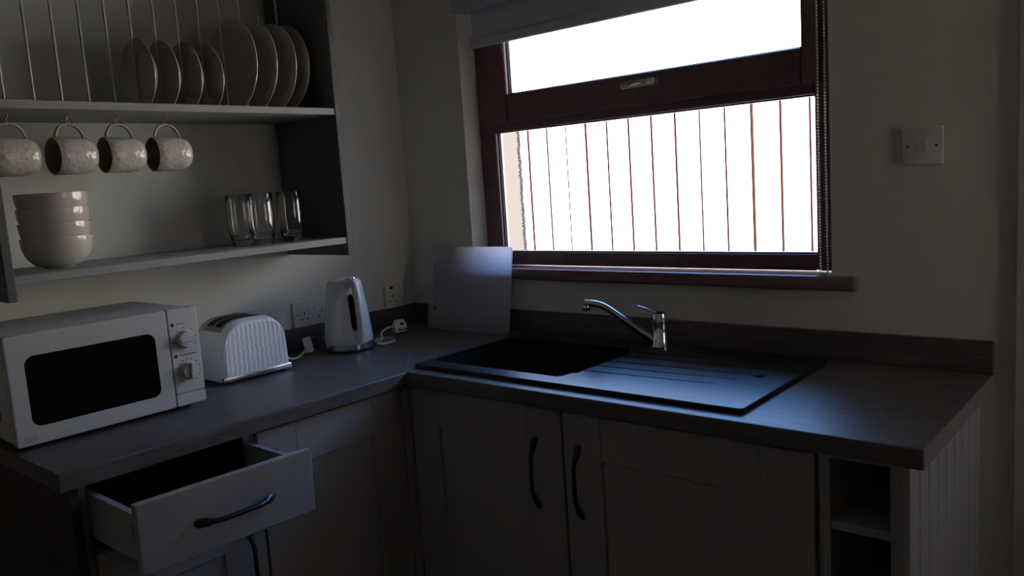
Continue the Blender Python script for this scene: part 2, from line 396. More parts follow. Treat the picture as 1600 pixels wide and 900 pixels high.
# drawer unit
u1 = thing('drawer_cabinet', 'stone grey drawer cupboard under the microwave with its drawer pulled open', 'cabinet', (.3, -1.245, 0))
carcass(u1, .03, FX-.022, -1.440, -1.050, .1, ZT, 'x')
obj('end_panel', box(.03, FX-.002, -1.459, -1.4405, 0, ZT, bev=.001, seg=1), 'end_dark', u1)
obj('plinth', box(.47, .488, -1.44, -1.045, 0, .1), 'cabinet', u1)
DX = .772   # drawer front face plane
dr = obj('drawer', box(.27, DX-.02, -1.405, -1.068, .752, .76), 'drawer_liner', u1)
obj('drawer_side', box(.27, DX-.0195, -1.419, -1.405, .748, .842, bev=.001, seg=1), 'carcass', dr)
obj('drawer_side', box(.27, DX-.0195, -1.068, -1.054, .748, .842, bev=.001, seg=1), 'carcass', dr)
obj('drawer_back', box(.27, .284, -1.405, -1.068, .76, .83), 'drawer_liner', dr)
obj('fixing_slot', box(DX-.028, DX-.0225, -1.4205, -1.4185, .785, .822), 'hole', dr)
fb = box(DX-.019, DX, -1.424, -1.040, .724, .862, bev=.0025, seg=2)
bmesh.ops.rotate(fb, cent=(DX, -1.23, .79), matrix=Matrix.Rotation(.018, 3, 'X').inverted(), verts=fb.verts)
obj('drawer_front', fb, 'cabinet', dr)
bow_handle(dr, (DX, -1.320, .792), (DX, -1.142, .789), (1, 0, 0))
obj('runner', box(.05, .46, -1.4215, -1.4195, .77, .79), 'brushed', u1)
d1 = shaker(u1, 'x', -1.424, -1.050, DB, .715, FX)
bow_handle(d1, (FX, -1.098, .655), (FX, -1.098, .475), (1, 0, 0))
# corner unit, door beside the drawer
u2 = thing('corner_cabinet', 'stone grey corner cupboard with one panelled door right of the open drawer', 'cabinet', (.3, -.82, 0))
carcass(u2, .03, FX-.022, -1.048, -.60, .1, ZT, 'x')
obj('plinth', box(.47, .488, -1.045, -.49, 0, .1), 'cabinet', u2)
d2 = shaker(u2, 'x', -1.044, -.598, DB, DT, FX)
bow_handle(d2, (FX, -1.003, .814), (FX, -1.003, .635), (1, 0, 0))
obj('corner_post', box(FX-.02, FX-.001, -.596, FYY+.001, DB, DT), 'cabinet', u2)
# sink unit
u3 = thing('sink_cabinet', 'stone grey cupboard with two panelled doors below the black sink', 'cabinet', (1.12, -.3, 0))
carcass(u3, .572, 1.698, FYY+.022, -.03, .1, ZT, 'y')
obj('plinth', box(.488, 1.698, -.49, -.472, 0, .1), 'cabinet', u3)
d3 = shaker(u3, 'y', FX+.004, 1.093, DB, DT, FYY)
bow_handle(d3, (1.018, FYY, .79), (1.018, FYY, .610), (0, -1, 0))
d4 = shaker(u3, 'y', 1.100, 1.690, DB, DT, FYY)
bow_handle(d4, (1.146, FYY, .79), (1.146, FYY, .610), (0, -1, 0))
# open end unit
u4 = thing('open_shelf_unit', 'narrow grey open shelf unit with tongue and groove side at the worktop end', 'cabinet', (1.78, -.3, 0))
obj('side_panel', box(1.701, 1.719, FYY, -.03, .1, ZT), 'cabinet', u4)
obj('side_panel', box(1.826, 1.8445, FYY, -.03, 0, ZT), 'cabinet', u4)
obj('back_panel', box(1.719, 1.826, -.045, -.03, .1, ZT), 'cabinet', u4)
obj('top_rail', box(1.719, 1.826, FYY, -.05, ZT-.012, ZT), 'cabinet', u4)
for z in (.1, .3, .51, .72): obj('shelf', box(1.719, 1.826, FYY+.003, -.045, z, z+.018, bev=.001, seg=1), 'cabinet', u4)
obj('plinth', box(1.70, 1.826, -.49, -.472, 0, .1), 'cabinet', u4)
ep = obj('end_panel', box(1.8445, 1.8465, FYY, -.002, 0, ZT), 'cabinet', u4)
y = FYY; plk = None; wd = .0645
while y < -.01:
    y1 = min(y+wd, -.002)
    obj('plank', box(1.8462, 1.858, y+(.0026 if y > FYY else 0), y1-.0026, 0, ZT, bev=.0008, seg=1), 'end_paint', ep); y = y1

# ================================================================ WORKTOP
wt = thing('worktop', 'dark wood effect worktop running round the corner', 'worktop', (.6, -.6, W-.0371))
TH = .0371
a = prism([(.0015, -YL), (D, -YL), (D, -D), (.0015, -.0015)], W-TH, W, 'z')
def bev_front(bm, test, off=.005):
    es = [e for e in bm.edges if test(e)]
    bmesh.ops.bevel(bm, geom=es, offset=off, segments=3, affect='EDGES', profile=.5)
bev_front(a, lambda e: all(abs(v.co.x-D) < 1e-5 and v.co.z > W-.001 for v in e.verts))
SX0, SX1, SY0, SY1 = .572, 1.540, -.546, -.062
b = prism([(.0015, -.0015), (D, -D), (L, -D), (L, -.0015)], W-TH, W, 'z')
bev_front(b, lambda e: all(abs(v.co.y+D) < 1e-5 and v.co.z > W-.001 for v in e.verts))
cut = box(SX0+.012, SX1-.012, SY0+.012, SY1-.012, W-.1, W+.1)
a = boolean(a, box(SX0+.012, SX1-.012, SY0+.012, SY1-.012, W-.1, W+.1))
b = boolean(b, cut)
obj('worktop_board', a, 'worktop_y', wt); obj('worktop_board', b, 'worktop_x', wt)
obj('lit_edge_strip', box(L, L+.0012, -D+.004, -.0015, W-TH, W-.0005), 'lit_edge_strip', wt)
jd = (Vector((D, -D, 0))-Vector((.05, -.05, 0)))
jb = bmesh.new()
nrm = Vector((1, 1, 0)).normalized()*.0011
p0, p1 = Vector((D-.004, -D+.004, W-.001)), Vector((.545, -.545, W-.001))
vs_ = [p0+nrm, p1+nrm, p1-nrm, p0-nrm]
va = [jb.verts.new(v) for v in vs_]; vb = [jb.verts.new(v+Vector((0, 0, .0013))) for v in vs_]
jb.faces.new(va); jb.faces.new(vb)
for i in range(4): jb.faces.new((va[i], va[(i+1) % 4], vb[(i+1) % 4], vb[i]))
obj('joint_strip', jb, 'joint', wt)
jb = bmesh.new()
p0, p1 = Vector((SX0-.002, -SX0+.002, W-.001)), Vector((.06, -.06, W-.001))
vs_ = [p0+nrm*.6, p1+nrm*.6, p1-nrm*.6, p0-nrm*.6]
va = [jb.verts.new(v) for v in vs_]; vb = [jb.verts.new(v+Vector((0, 0, .0013))) for v in vs_]
jb.faces.new(va); jb.faces.new(vb)
for i in range(4): jb.faces.new((va[i], va[(i+1) % 4], vb[(i+1) % 4], vb[i]))
obj('joint_strip', jb, 'joint', wt)
UH = .0719; UT = .0205
tag(obj('upstand', box(.001, UT, -YL, -.001, W+.0005, W+UH, bev=.002, seg=2), 'worktop_y'), 'dark wood effect upstand along the wall behind the toaster and kettle', 'upstand')
tag(obj('upstand', box(UT+.0005, L, -UT, -.001, W+.0005, W+UH, bev=.002, seg=2), 'worktop_x'), 'dark wood effect upstand along the wall behind the sink', 'upstand')

# ================================================================ SINK + TAP
SZ = W+.0115
sk = thing('sink', 'black composite sink with ridged drainer set in the worktop', 'sink', (1.05, -.3, W))
slab = prism(rrect(SX0, SX1, SY0, SY1, .010, 4), W+.0005, SZ, 'z')
es = [e for e in slab.edges if all(v.co.z > SZ-1e-4 for v in e.verts)]
bmesh.ops.bevel(slab, geom=es, offset=.0025, segments=2, affect='EDGES', profile=.5)
BX0, BX1, BY0, BY1 = .590, 1.056, -.492, -.150
bo = [(BX0, BY0+.02), (BX0+.02, BY0)] + [(1.030, BY0), (1.041, BY0+.012), (1.043, -.450), (1.056, -.440), (BX1, BY1-.03), (BX1-.03, BY1), (BX0+.03, BY1), (BX0, BY1-.03)]
cutb = prism(bo, W-.05, SZ+.05, 'z')
slab = boolean(slab, cutb)
gc = bmesh.new()
for i, (yy, x0, x1) in enumerate(((-.412, 1.066, 1.40), (-.356, 1.066, 1.43), (-.299, 1.066, 1.45), (-.239, 1.066, 1.46), (-.180, 1.08, 1.45))):
    prism([(1.04, yy-.004), (x1, yy-.002+.022), (x1, yy+.002+.022), (1.04, yy+.004)], SZ-.004, SZ+.01, 'z', bm=gc)
slab = boolean(slab, gc)
obj('drainer_board', slab, 'sink', sk)
bw = bmesh.new()   # open basin
n = len(bo); cx_, cy_ = (BX0+BX1)/2, (BY0+BY1)/2
rings = []
for s, z in ((1.0, W+.002), (.985, W-.02), (.95, W-.17), (.90, W-.19)):
    rings.append([bw.verts.new((cx_+(x-cx_)*s, cy_+(yv-cy_)*s, z)) for x, yv in bo])
for r0, r1 in zip(rings, rings[1:]):
    for i in range(n): bw.faces.new((r0[i], r0[(i+1) % n], r1[(i+1) % n], r1[i]))
bw.faces.new(rings[-1])
obj('basin', bw, 'sink', sk)
obj('drain', lathe([(0, W-.186), (.034, W-.186), (.042, W-.1895), (.042, W-.1898), (0, W-.1898)], 24, center=(cx_, cy_, 0)), 'chrome', sk, True)
obj('overflow_button', lathe([(.0, SZ+.004), (.010, SZ+.004), (.012, SZ+.002), (.012, SZ-.001)], 20, center=(1.462, -.285, 0)), 'sink', sk, True)
for dx in (-.012, .012): obj('emblem', prism(rrect(1.475+dx-.009, 1.475+dx+.009, -.36-.005, -.36+.005, .0045), SZ-.001, SZ+.0004, 'z'), 'sink', sk)
TB = Vector((1.094, -.098, SZ)); td = Vector((-.181, -.104, 0)).normalized()
tap = thing('tap', 'chrome single lever mixer tap with a long angled spout behind the sink', 'tap', TB)
obj('body', lathe([(.0, .0), (.026, 0), (.026, .004), (.0225, .008), (.0215, .060), (.0215, .066)], 32, center=TB), 'chrome', tap, True)
obj('collar', lathe([(.018, .0655), (.023, .066), (.023, .071), (.018, .0715)], 32, center=TB), 'brushed', tap, True)
bm = lathe([(.018, .071), (.0225, .072), (.0225, .088), (.0205, .096), (.012, .101), (0, .102)], 32, center=TB)
obj('cap', bm, 'chrome', tap, True)
lp = [TB+td*s+Vector((0, 0, z)) for s, z in ((-.014, .093), (.004, .098), (.022, .104), (.042, .112), (.060, .118))]
obj('lever', tube(smooth_path(lp, 5), [.007]*8+[.0065]*8+[.006]*5, 12, flat=(1.5, .55), updir=(0, 0, 1)), 'chrome', tap, True)
sp = [TB+td*s+Vector((0, 0, z-SZ)) for s, z in ((.006, .932), (.056, .970), (.100, 1.004), (.140, 1.034), (.160, 1.045), (.183, 1.0515), (.205, 1.053))]
obj('spout', tube(smooth_path(sp, 6), [.0105]*7+[.0095]*30, 14), 'chrome', tap, True)
e_ = TB+td*.2
obj('aerator', lathe([(0, -.018), (.009, -.018), (.0105, -.016), (.0105, -.004), (.008, 0), (0, 0)], 20, center=(e_.x, e_.y, 1.050)), 'chrome', tap, True)

# ================================================================ PLATE RACK
RD = .3147; RY1 = -.533; RY0 = -1.435; RZ0 = 1.220; RZ1 = 2.15; S1 = 1.274; S2 = 1.646; ST = .0182
rk = thing('plate_rack', 'grey wooden wall plate rack with rods, two shelves and cup hooks', 'plate rack', (.001, (RY0+RY1)/2, RZ0))
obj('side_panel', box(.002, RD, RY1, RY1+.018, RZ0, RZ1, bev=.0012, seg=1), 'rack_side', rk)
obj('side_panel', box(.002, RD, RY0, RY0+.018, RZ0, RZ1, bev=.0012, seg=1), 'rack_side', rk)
obj('back_panel', box(.002, .012, RY0+.018, RY1, S1-ST, RZ1), 'rack_back', rk)
obj('shelf', box(.012, RD-.003, RY0+.018, RY1, S1-ST, S1, bev=.001, seg=1), 'rack', rk)
obj('shelf', box(.012, RD-.003, RY0+.018, RY1, S2-ST, S2, bev=.001, seg=1), 'rack', rk)
obj('top_panel', box(.012, RD, RY0+.018, RY1, RZ1-.018, RZ1), 'rack', rk)
obj('rod_rail', box(.146, .174, RY0+.018, RY1, 2.02, 2.06), 'rack', rk)
rm = None
for y in (-1.398, -1.336, -1.273, -1.212, -1.150, -1.088, -1.026, -.964, -.902, -.841, -.778, -.717, -.655, -.594):
    if rm is None:
        rm = obj('rod', lathe([(.0030, 0), (.0030, .376)], 10), 'rod', rk, True, world=False); o = rm
    else: o = rm.copy(); COL.objects.link(o)
    o.location = Vector((.160, y, S2))-base_loc(rk)
HOOK = (-1.349, -1.223, -1.107, -.986)
for y in HOOK:
    hp = [(.2, y, S2-ST+.001), (.2, y, S2-ST-.007), (.2, y-.004, S2-ST-.012), (.2, y-.003, S2-ST-.020), (.2, y+.004, S2-ST-.025), (.2, y+.010, S2-ST-.020), (.2, y+.010, S2-ST-.015)]
    obj('cup_hook', tube(smooth_path(hp, 5), .0016, 8), 'hook', rk, True)

# mugs, hanging on their sides by the handle
def make_mug():
    t = thing('mug', '', 'mug', (0, 0, 0), group='mugs hanging under the plate shelf')
    R_ = .0435; Ln = .092
    out_p = [(R_, -.045), (R_, -.02), (R_*.995, .012), (R_*.96, .028), (R_*.87, .039), (R_*.72, .0455), (0, .047)]
    b = lathe([(R_-.0035, -.045), (R_-.001, -.0462), (R_, -.045)]+out_p[1:], 44, 'y')
    # remove the disc closing the mouth
    dead = [f for f in b.faces if len(f.verts) > 6 and all(v.co.y < -.044 for v in f.verts)]
    bmesh.ops.delete(b, geom=dead, context='FACES_ONLY')
    obj('body', b, 'stoneware', t, True, world=False)
    i = lathe([(R_-.0035, -.045), (R_-.004, .01), (R_-.008, .035), (R_*.6, .041), (0, .042)], 40, 'y')
    dead = [f for f in i.faces if len(f.verts) > 6 and all(v.co.y < -.044 for v in f.verts)]
    bmesh.ops.delete(i, geom=dead, context='FACES_ONLY')
    obj('lining', i, 'mug_inside', t, True, world=False)
    hp = [(0, -.034, R_-.003), (0, -.033, R_+.010), (0, -.022, R_+.026), (0, -.004, R_+.0305), (0, .014, R_+.024), (0, .026, R_+.009), (0, .029, R_-.004)]
    obj('handle', tube(smooth_path(hp, 6), .0038, 10, flat=(.9, 1.4), updir=(1, 0, 0)), 'stoneware_plain', t, True, world=False)
    return t
mg = make_mug()
ML = ['cream mug hanging from the hook nearest the left side panel', 'cream mug hanging second from the left under the plate shelf',
      'cream mug hanging third from the left under the plate shelf', 'cream mug hanging rightmost of the four, nearest the glasses']
for i, y in enumerate(HOOK):
    o = mg if i == 0 else dup(mg, (0, 0, 0))
    o.location = (.2, y+.003, 1.5325); o.rotation_euler = ((0, .0, .03), (.0, .0, .06), (.0, .0, .02), (0, 0, -.03))[i]
    o['label'] = ML[i]

# bowls
def bowl_mesh():
    R_ = .0775; H = .072; pr = [(0, .0), (.032, 0), (.034, .003)]
    for k in range(1, 15):
        t = k/14; h_ = t**1.7; pr.append((.034+(R_-.034)*(1-(1-h_)**2.3)**.55, .003+(H-.003)*h_))
    pr.append((R_-.0015, H+.001)); pr.append((R_-.003, H-.001))
    for k in range(13, 0, -1):
        t = k/14; h_ = t**1.7; pr.append((.031+(R_-.034)*(1-(1-h_)**2.3)**.55, .006+(H-.006)*h_))
    pr.append((0, .006))
    return lathe(pr, 56)
bl_ = obj('bowl', bowl_mesh(), 'stoneware_bowl', None, True)
BLB = ['cream bowl at the bottom of the stack, standing on the shelf', 'cream bowl second from the bottom of the stack', 'cream bowl second from the top of the stack', 'cream bowl on top of the stack of four']
for i in range(4):
    o = bl_ if i == 0 else bl_.copy()
    if i: COL.objects.link(o)
    o.location = (.175, -1.272, S1+.0005+i*.0338); o.rotation_euler = (0, 0, i*.7)
    tag(o, BLB[i], 'bowl', 'bowls stacked on the lower shelf')

# glasses
def tumbler():
    pr = [(0, 0), (.024, 0), (.0265, .003), (.029, .012), (.0335, .03), (.0365, .055), (.0375, .08), (.0365, .11), (.0345, .142), (.0338, .1432), (.0332, .142),
          (.0350, .11), (.0360, .08), (.0350, .055), (.0318, .032), (.0255, .019), (.012, .0155), (0, .015)]
    return lathe(pr, 48)
tg = obj('glass_tumbler', tumbler(), 'tumbler_glass', None, True)
for p in tg.data.polygons: p.use_smooth = True
for i, ((x, y), lb) in enumerate(zip(((.135, -.765), (.205, -.742), (.215, -.652)), ('clear glass tumbler on the shelf, leftmost of three', 'clear glass tumbler standing between the two other glasses', 'clear glass tumbler nearest the right side of the plate rack'))):
    o = tg if i == 0 else tg.copy()
    if i: COL.objects.link(o)
    o.location = (x, y, S1+.0008); tag(o, lb, 'glass', 'tumblers on the lower shelf')

# plates
def plate_mesh(R_):
    pr = [(0, .0), (R_*.62, 0), (R_*.66, -.003), (R_*.72, -.008), (R_*.97, -.0175), (R_, -.0195), (R_*.995, -.0172), (R_*.72, -.0045), (R_*.64, .004), (R_*.55, .0045), (0, .0045)]
    return lathe(pr, 64, 'y')
PL = [('small', .0885, .160, (-1.014, -.952, -.890, -.829)), ('large', .125, .160, (-.738, -.676, -.614, -.572))]
POS = ['first from the left', 'second from the left', 'third from the left', 'fourth from the left']
for nm, R_, xc, ys in PL:
    pm_ = obj('side_plate' if nm == 'small' else 'dinner_plate', plate_mesh(R_), 'plate', None, True)
    for i, y in enumerate(ys):
        o = pm_ if i == 0 else pm_.copy()
        if i: COL.objects.link(o)
        tl = math.radians(1.5)
        o.rotation_euler = (-tl if nm == 'large' else tl, 0, 0); o.location = (xc, y+(.012 if nm == 'small' else .004), S2+.001+R_*math.cos(tl)+.0006)
        tag(o, '%s cream plate in the rack, %s of the %s plates' % (nm, POS[i], nm), 'plate', '%s plates in the rack' % nm)

# ================================================================ MICROWAVE
MX0, MX1, MY0, MY1, MZ0, MZ1 = .045, .375, -1.477, -1.054, .921, 1.157
mw = thing('microwave', 'white microwave oven with a black window and two dials', 'microwave', (.2, -1.265, W))
obj('casing', box(MX0, MX1-.03, MY0+.004, MY1-.004, MZ0+.002, MZ1-.003, bev=.004), 'microwave_side', mw)
yd = -1.1295
dm = prism(rrect(MY0, yd-.0008, MZ0, MZ1, .006, 4), MX1-.0285, MX1, 'x', bev=.003)
WY0, WY1, WZ0, WZ1 = -1.443, -1.163, .958, 1.110
dm = boolean(dm, prism(rrect(WY0, WY1, WZ0, WZ1, .02, 6), MX1-.004, MX1+.02, 'x'))
door = obj('door', dm, 'microwave_white', mw)
obj('window', prism(rrect(WY0+.0005, WY1-.0005, WZ0+.0005, WZ1-.0005, .0195, 6), MX1-.006, MX1-.0025, 'x'), 'black_glass', door)
em = prism(rrect(-1.462, -1.438, .930, .941, .0035, 4), MX1-.0005, MX1+.0006, 'x')
obj('emblem', em, 'grey_print', door)
bm = bmesh.new()
for k in range(3): prism(rrect(-1.4595+k*.007, -1.4545+k*.007, .933, .9385, .002, 3), MX1+.0005, MX1+.0012, 'x', bm=bm)
obj('emblem_letter', bm, 'microwave_white', door)
pnl = obj('control_panel', prism(rrect(yd+.0008, MY1, .9515, MZ1, .005, 4), MX1-.0285, MX1, 'x', bev=.0025), 'microwave_white', mw)
obj('door_button', prism(rrect(yd+.0008, MY1, MZ0, .9505, .005, 4), MX1-.0285, MX1-.0006, 'x', bev=.0025), 'microwave_white', mw)
for zc, ang in ((1.0815, .08), (1.0045, PI/2-.12)):
    yc = -1.0915
    kb = obj('knob', lathe([(.0235, 0), (.0235, .002), (.021, .003), (.0202, .013), (.0185, .015), (0, .0155)], 36, 'x', center=(MX1, yc, zc)), 'microwave_white', mw, True)
    g = box(-.0042, .0042, -.0195, .0195, 0, .008, bev=.0015)
    mt = Matrix.Translation((MX1+.015, yc, zc)) @ Matrix.Rotation(ang, 4, 'X') @ Matrix(((0, 0, 1, 0), (0, 1, 0, 0), (-1, 0, 0, 0), (0, 0, 0, 1)))
    bmesh.ops.transform(g, matrix=mt, verts=g.verts); obj('grip', g, 'microwave_white', kb)
    tk = bmesh.new(); nn = 7 if zc > 1.05 else 13
    for k in range(nn):
        aa = math.radians(-30+k*(240/(nn-1))) if zc > 1.05 else math.radians(-55+k*290/(nn-1)) 
        if zc > 1.05 and k in (5, 6): continue
        cy, cz = yc+.0285*math.cos(aa), zc+.0285*math.sin(aa); s = .0011
        addbox(tk, MX1-.0002, MX1+.0003, cy-s*1.6, cy+s*1.6, cz-s, cz+s)
    obj('scale_marks', tk, 'dark_print', pnl)
for zc, yw in ((1.1195, .020), (1.0435, .044)):
    obj('symbol', lathe([(.0047, 0), (.0047, .0004), (0, .0004)], 18, 'x', center=(MX1-.0001, -1.1185, zc)), 'dark_print', pnl)
    tk = bmesh.new(); y = -1.109; rr = random.Random(3)
    while y < -1.111+yw:
        ww = rr.uniform(.0012, .0024); addbox(tk, MX1-.0002, MX1+.0003, y, y+ww, zc-.0006, zc+.002); y += ww+.0008
    obj('printed_caption', tk, 'dark_print', pnl)
obj('pointer_mark', box(MX1-.0002, MX1+.0003, -1.124, -1.1155, 1.0765, 1.0785), 'dark_print', pnl)
for x in (.07, .32):
    for y in (-1.45, -1.08): obj('foot', lathe([(.011, 0), (.013, .011), (0, .011)], 16, center=(x, y, W+.0005)), 'plug_dark', mw)
vb_ = bmesh.new()
for k in range(6): addbox(vb_, .22+k*.012, .226+k*.012, MY0+.0035, MY0+.0042, .965, 1.0)
obj('vent_slots', vb_, 'hole', mw)

# ================================================================ TOASTER
TC = Vector((.165, -.825, W))
ts = thing('toaster', 'white two slot toaster with a rippled front and chrome trim', 'toaster', TC)
def arch(a, hgt, n=3.6, m=40, z0=0):
    o = []
    for i in range(m+1):
        t = PI*i/m; c, s = math.cos(t), math.sin(t)
        tap_ = 1-.05*max(0, s)
        o.append((a*tap_*math.copysign(abs(c)**(2/n), c), z0+hgt*abs(s)**(2/n)))
    return o
obj('body', prism([(TC.y+a, W+.022+z) for a, z in arch(.1035, .146)], .105, .225, 'x', bev=.002), 'white_gloss', ts, True)
def shell(x0, x1, sgn):
    """rippled cheek: grid over the arch, pushed out along +-x"""
    bm = bmesh.new(); NY, NZ = 90, 60; aa, hh = .1055, .149
    face = []
    for j in range(NZ+1):
        row = []
        for i in range(NY+1):
            v = -1+2*i/NY; t = j/NZ
            a_ = aa*(1-.05*t*.9)*v
            top = hh*(1-abs(v)**3.6)**(1/3.6)
            z = t*top
            ed = min(1, (1-abs(v))/.10)*min(1, (hh*1.0+1e-6 and (top-z)/.014) if top-z < .014 else 1)
            ed = max(0, ed)
            rnd = 1-(1-ed)**2
            rip = .0007*math.sin(v*46+.55*math.sin(t*30))*(.6+.4*math.cos(t*15+1.5*math.sin(v*23)))
            x = (x1-x0)*rnd+ (rip*ed)
            row.append(bm.verts.new(((x0+sgn*abs(x)), TC.y+a_, W+.022+z)))
        face.append(row)
    for j in range(NZ):
        for i in range(NY):
            try: bm.faces.new((face[j][i], face[j][i+1], face[j+1][i+1], face[j+1][i]))
            except ValueError: pass
    bmesh.ops.remove_doubles(bm, verts=bm.verts, dist=1e-5)
    return bm
def cheek(x0, x1, sgn):
    obj('cheek_panel', shell(x0, abs(x1-x0)+x0, sgn), 'white_gloss', ts, True)
cheek(.224, .247, 1); cheek(.106, .129, -1)
# chrome deck along the top and two slots
def strip(x0, x1, a, hgt, y_lim, lift, th):
    pts = [(p, z) for p, z in arch(a, hgt, m=120) if abs(p) < y_lim and z > hgt*.5]
    outl = [(TC.y+p, W+.022+z+lift) for p, z in pts] + [(TC.y+p, W+.022+z+lift-th) for p, z in reversed(pts)]
    return prism(outl, x0, x1, 'x')
deck = obj('top_deck', strip(.117, .213, .1035, .146, .084, .0012, .003), 'deck', ts, True)
for x in (.128, .172): obj('bread_slot', strip(x, x+.030, .1035, .146, .074, .0022, .003), 'hole', deck)
obj('base', box(.092, .238, TC.y-.108, TC.y+.108, W+.008, W+.023, bev=.003), 'white_gloss', ts, True)
obj('chrome_trim', box(.225, .2465, TC.y-.1075, TC.y+.1075, W+.007, W+.0225, bev=.004), 'brushed', ts, True)
lettering('Russell Hobbs', .0095, 'dark_print', ts, Matrix.Translation((.2467, TC.y+.02, W+.0142)) @ MX)
for x in (.11, .232):
    for y in (-.085, .085): obj('foot', lathe([(.008, 0), (.010, .008), (0, .008)], 14, center=(x, TC.y+y, W+.0004)), 'plug_dark', ts)
obj('lever', box(.155, .177, TC.y+.103, TC.y+.118, W+.105, W+.115, bev=.003), 'chrome', ts, True)
def plug(parent, c, fwd, face_up=.0):
    """three pin plug: body with domed corners, pins pointing along fwd"""
    f = Vector(fwd).normalized(); s = Vector((0, 0, 1)).cross(f).normalized(); u = f.cross(s)
    Mx = Matrix.Translation(c) @ Matrix((( s.x, u.x, f.x, 0), (s.y, u.y, f.y, 0), (s.z, u.z, f.z, 0), (0, 0, 0, 1)))
    b = prism([(-.022, -.018), (.022, -.018), (.024, .006), (.012, .025), (-.012, .025), (-.024, .006)], -.016, .010, 'z', bev=.004)
    bmesh.ops.transform(b, matrix=Mx, verts=b.verts); p = obj('plug', b, 'cord_white', parent, True)
    for (x, y, wx, wy) in ((0, .010, .002, .004), (-.011, -.009, .0032, .002), (.011, -.009, .0032, .002)):
        g = box(x-wx, x+wx, y-wy, y+wy, .009, .026, bev=.0006, seg=1); bmesh.ops.transform(g, matrix=Mx, verts=g.verts); obj('pin', g, 'plug_dark', p)
    return p
plug(ts, (.092, -.548, W+.0245), (.45, .75, .12))
obj('cord', tube(smooth_path([(.150, -.718, W+.045), (.150, -.690, W+.028), (.142, -.650, W+.008), (.136, -.622, W+.005), (.118, -.592, W+.010), (.100, -.565, W+.018)], 6), .0034, 8), 'cord_white', ts, True)

# ================================================================ KETTLE
KC = Vector((.172, -.452, W))
kt = thing('kettle', 'white electric jug kettle on a chrome base near the corner', 'kettle', KC)
def kz(z): return (KC.x, KC.y, W+z)
obj('power_base', lathe([(.0, .0008), (.0775, .0008), (.0785, .003), (.0785, .006), (.076, .0075), (0, .0075)], 56, center=KC), 'plug_dark', kt, True)
obj('chrome_band', lathe([(.0745, .0078), (.0765, .009), (.0765, .024), (.0745, .0255), (0, .0255)], 56, center=KC), 'chrome', kt, True)
kp = [(.0742, .026), (.0762, .029), (.0765, .035)]
for k in range(1, 12):
    t = k/11; kp.append((.0765-.0235*t-.004*math.sin(PI*t)*-.6, .035+.18*t))
kp += [(.0515, .2185), (.047, .2205), (0, .2215)]
body = obj('body', lathe(kp, 64, center=KC), 'kettle_white', kt, True)
obj('lid', lathe([(.0, .2295), (.034, .228), (.0455, .2235), (.0465, .2205), (.0, .2205)], 48, center=KC), 'kettle_white', kt, True)
hd = Vector((.975, -.22, 0)).normalized(); hs = Vector((0, 0, 1)).cross(hd)
def kh(r, z, s=0): return KC+hd*r+hs*s+Vector((0, 0, z))
hp = [kh(.026, .2195), kh(.050, .2200), kh(.070, .2120), kh(.0825, .190), kh(.0895, .150), kh(.0930, .105), kh(.0920, .068), kh(.082, .044), kh(.064, .036)]
pth = smooth_path(hp, 6)
obj('handle', tube(pth, .0125, 18, flat=(1.25, .72), updir=tuple(hs.cross(Vector((0, 0, 1))))) if False else tube(pth, [.0105+.0015*math.sin(PI*i/(len(pth)-1)) for i in range(len(pth))], 18), 'kettle_white', kt, True)
# water gauge on the body under the handle
def gauge(z0, z1, half, off, name, m):
    bm = bmesh.new(); A = []
    N = 10
    for j in range(N+1):
        z = z0+(z1-z0)*j/N; rr = .0765-.0235*((z-.035)/.18)+off
        hw = half*(1 if 0 < j < N else .5)
        A.append([bm.verts.new(KC+hd*math.sqrt(max(0, rr*rr-s*s))+hs*s+Vector((0, 0, z))) for s in (-hw-.010, -hw*.3-.010, hw*.3-.010, hw-.010)])
    for p_, q_ in zip(A, A[1:]):
        for i in range(3): bm.faces.new((p_[i], p_[i+1], q_[i+1], q_[i]))
    r_ = bmesh.ops.solidify(bm, geom=bm.faces[:], thickness=-.0015)
    return obj(name, bm, m, kt, True)
gauge(.066, .184, .0105, .0030, 'gauge_rim', 'chrome'); gauge(.070, .180, .0082, .0046, 'water_gauge', 'black_glass')
bt = kh(.062, .2215)
obj('lid_button', box(bt.x-.006, bt.x+.006, bt.y-.006, bt.y+.006, bt.z+.003, bt.z+.012, bev=.002), 'chrome', kt, True)
# spout lip, facing away from the handle
spb = lathe([(.020, .0), (.018, .012), (.010, .024), (0, .028)], 20)
bmesh.ops.rotate(spb, cent=(0, 0, 0), matrix=Matrix.Rotation(PI, 3, 'X'), verts=spb.verts)
bmesh.ops.scale(spb, vec=(.8, 1, 1), verts=spb.verts)
bmesh.ops.translate(spb, vec=KC-hd*.046+Vector((0, 0, .219)), verts=spb.verts)
obj('spout', spb, 'kettle_white', kt, True)
plug(kt, (.135, -.205, W+.0245), (.85, -.15, .15))
ck = [(.238, -.395, W+.012), (.240, -.372, W+.006), (.236, -.345, W+.0045), (.226, -.312, W+.0045), (.200, -.292, W+.0045), (.165, -.288, W+.0045), (.150, -.315, W+.005), (.175, -.350, W+.006), (.215, -.368, W+.009), (.222, -.360, W+.020), (.190, -.335, W+.030), (.155, -.285, W+.034), (.130, -.245, W+.030), (.118, -.215, W+.026)]
obj('cord', tube(smooth_path(ck, 6), .0036, 8), 'cord_white', kt, True)

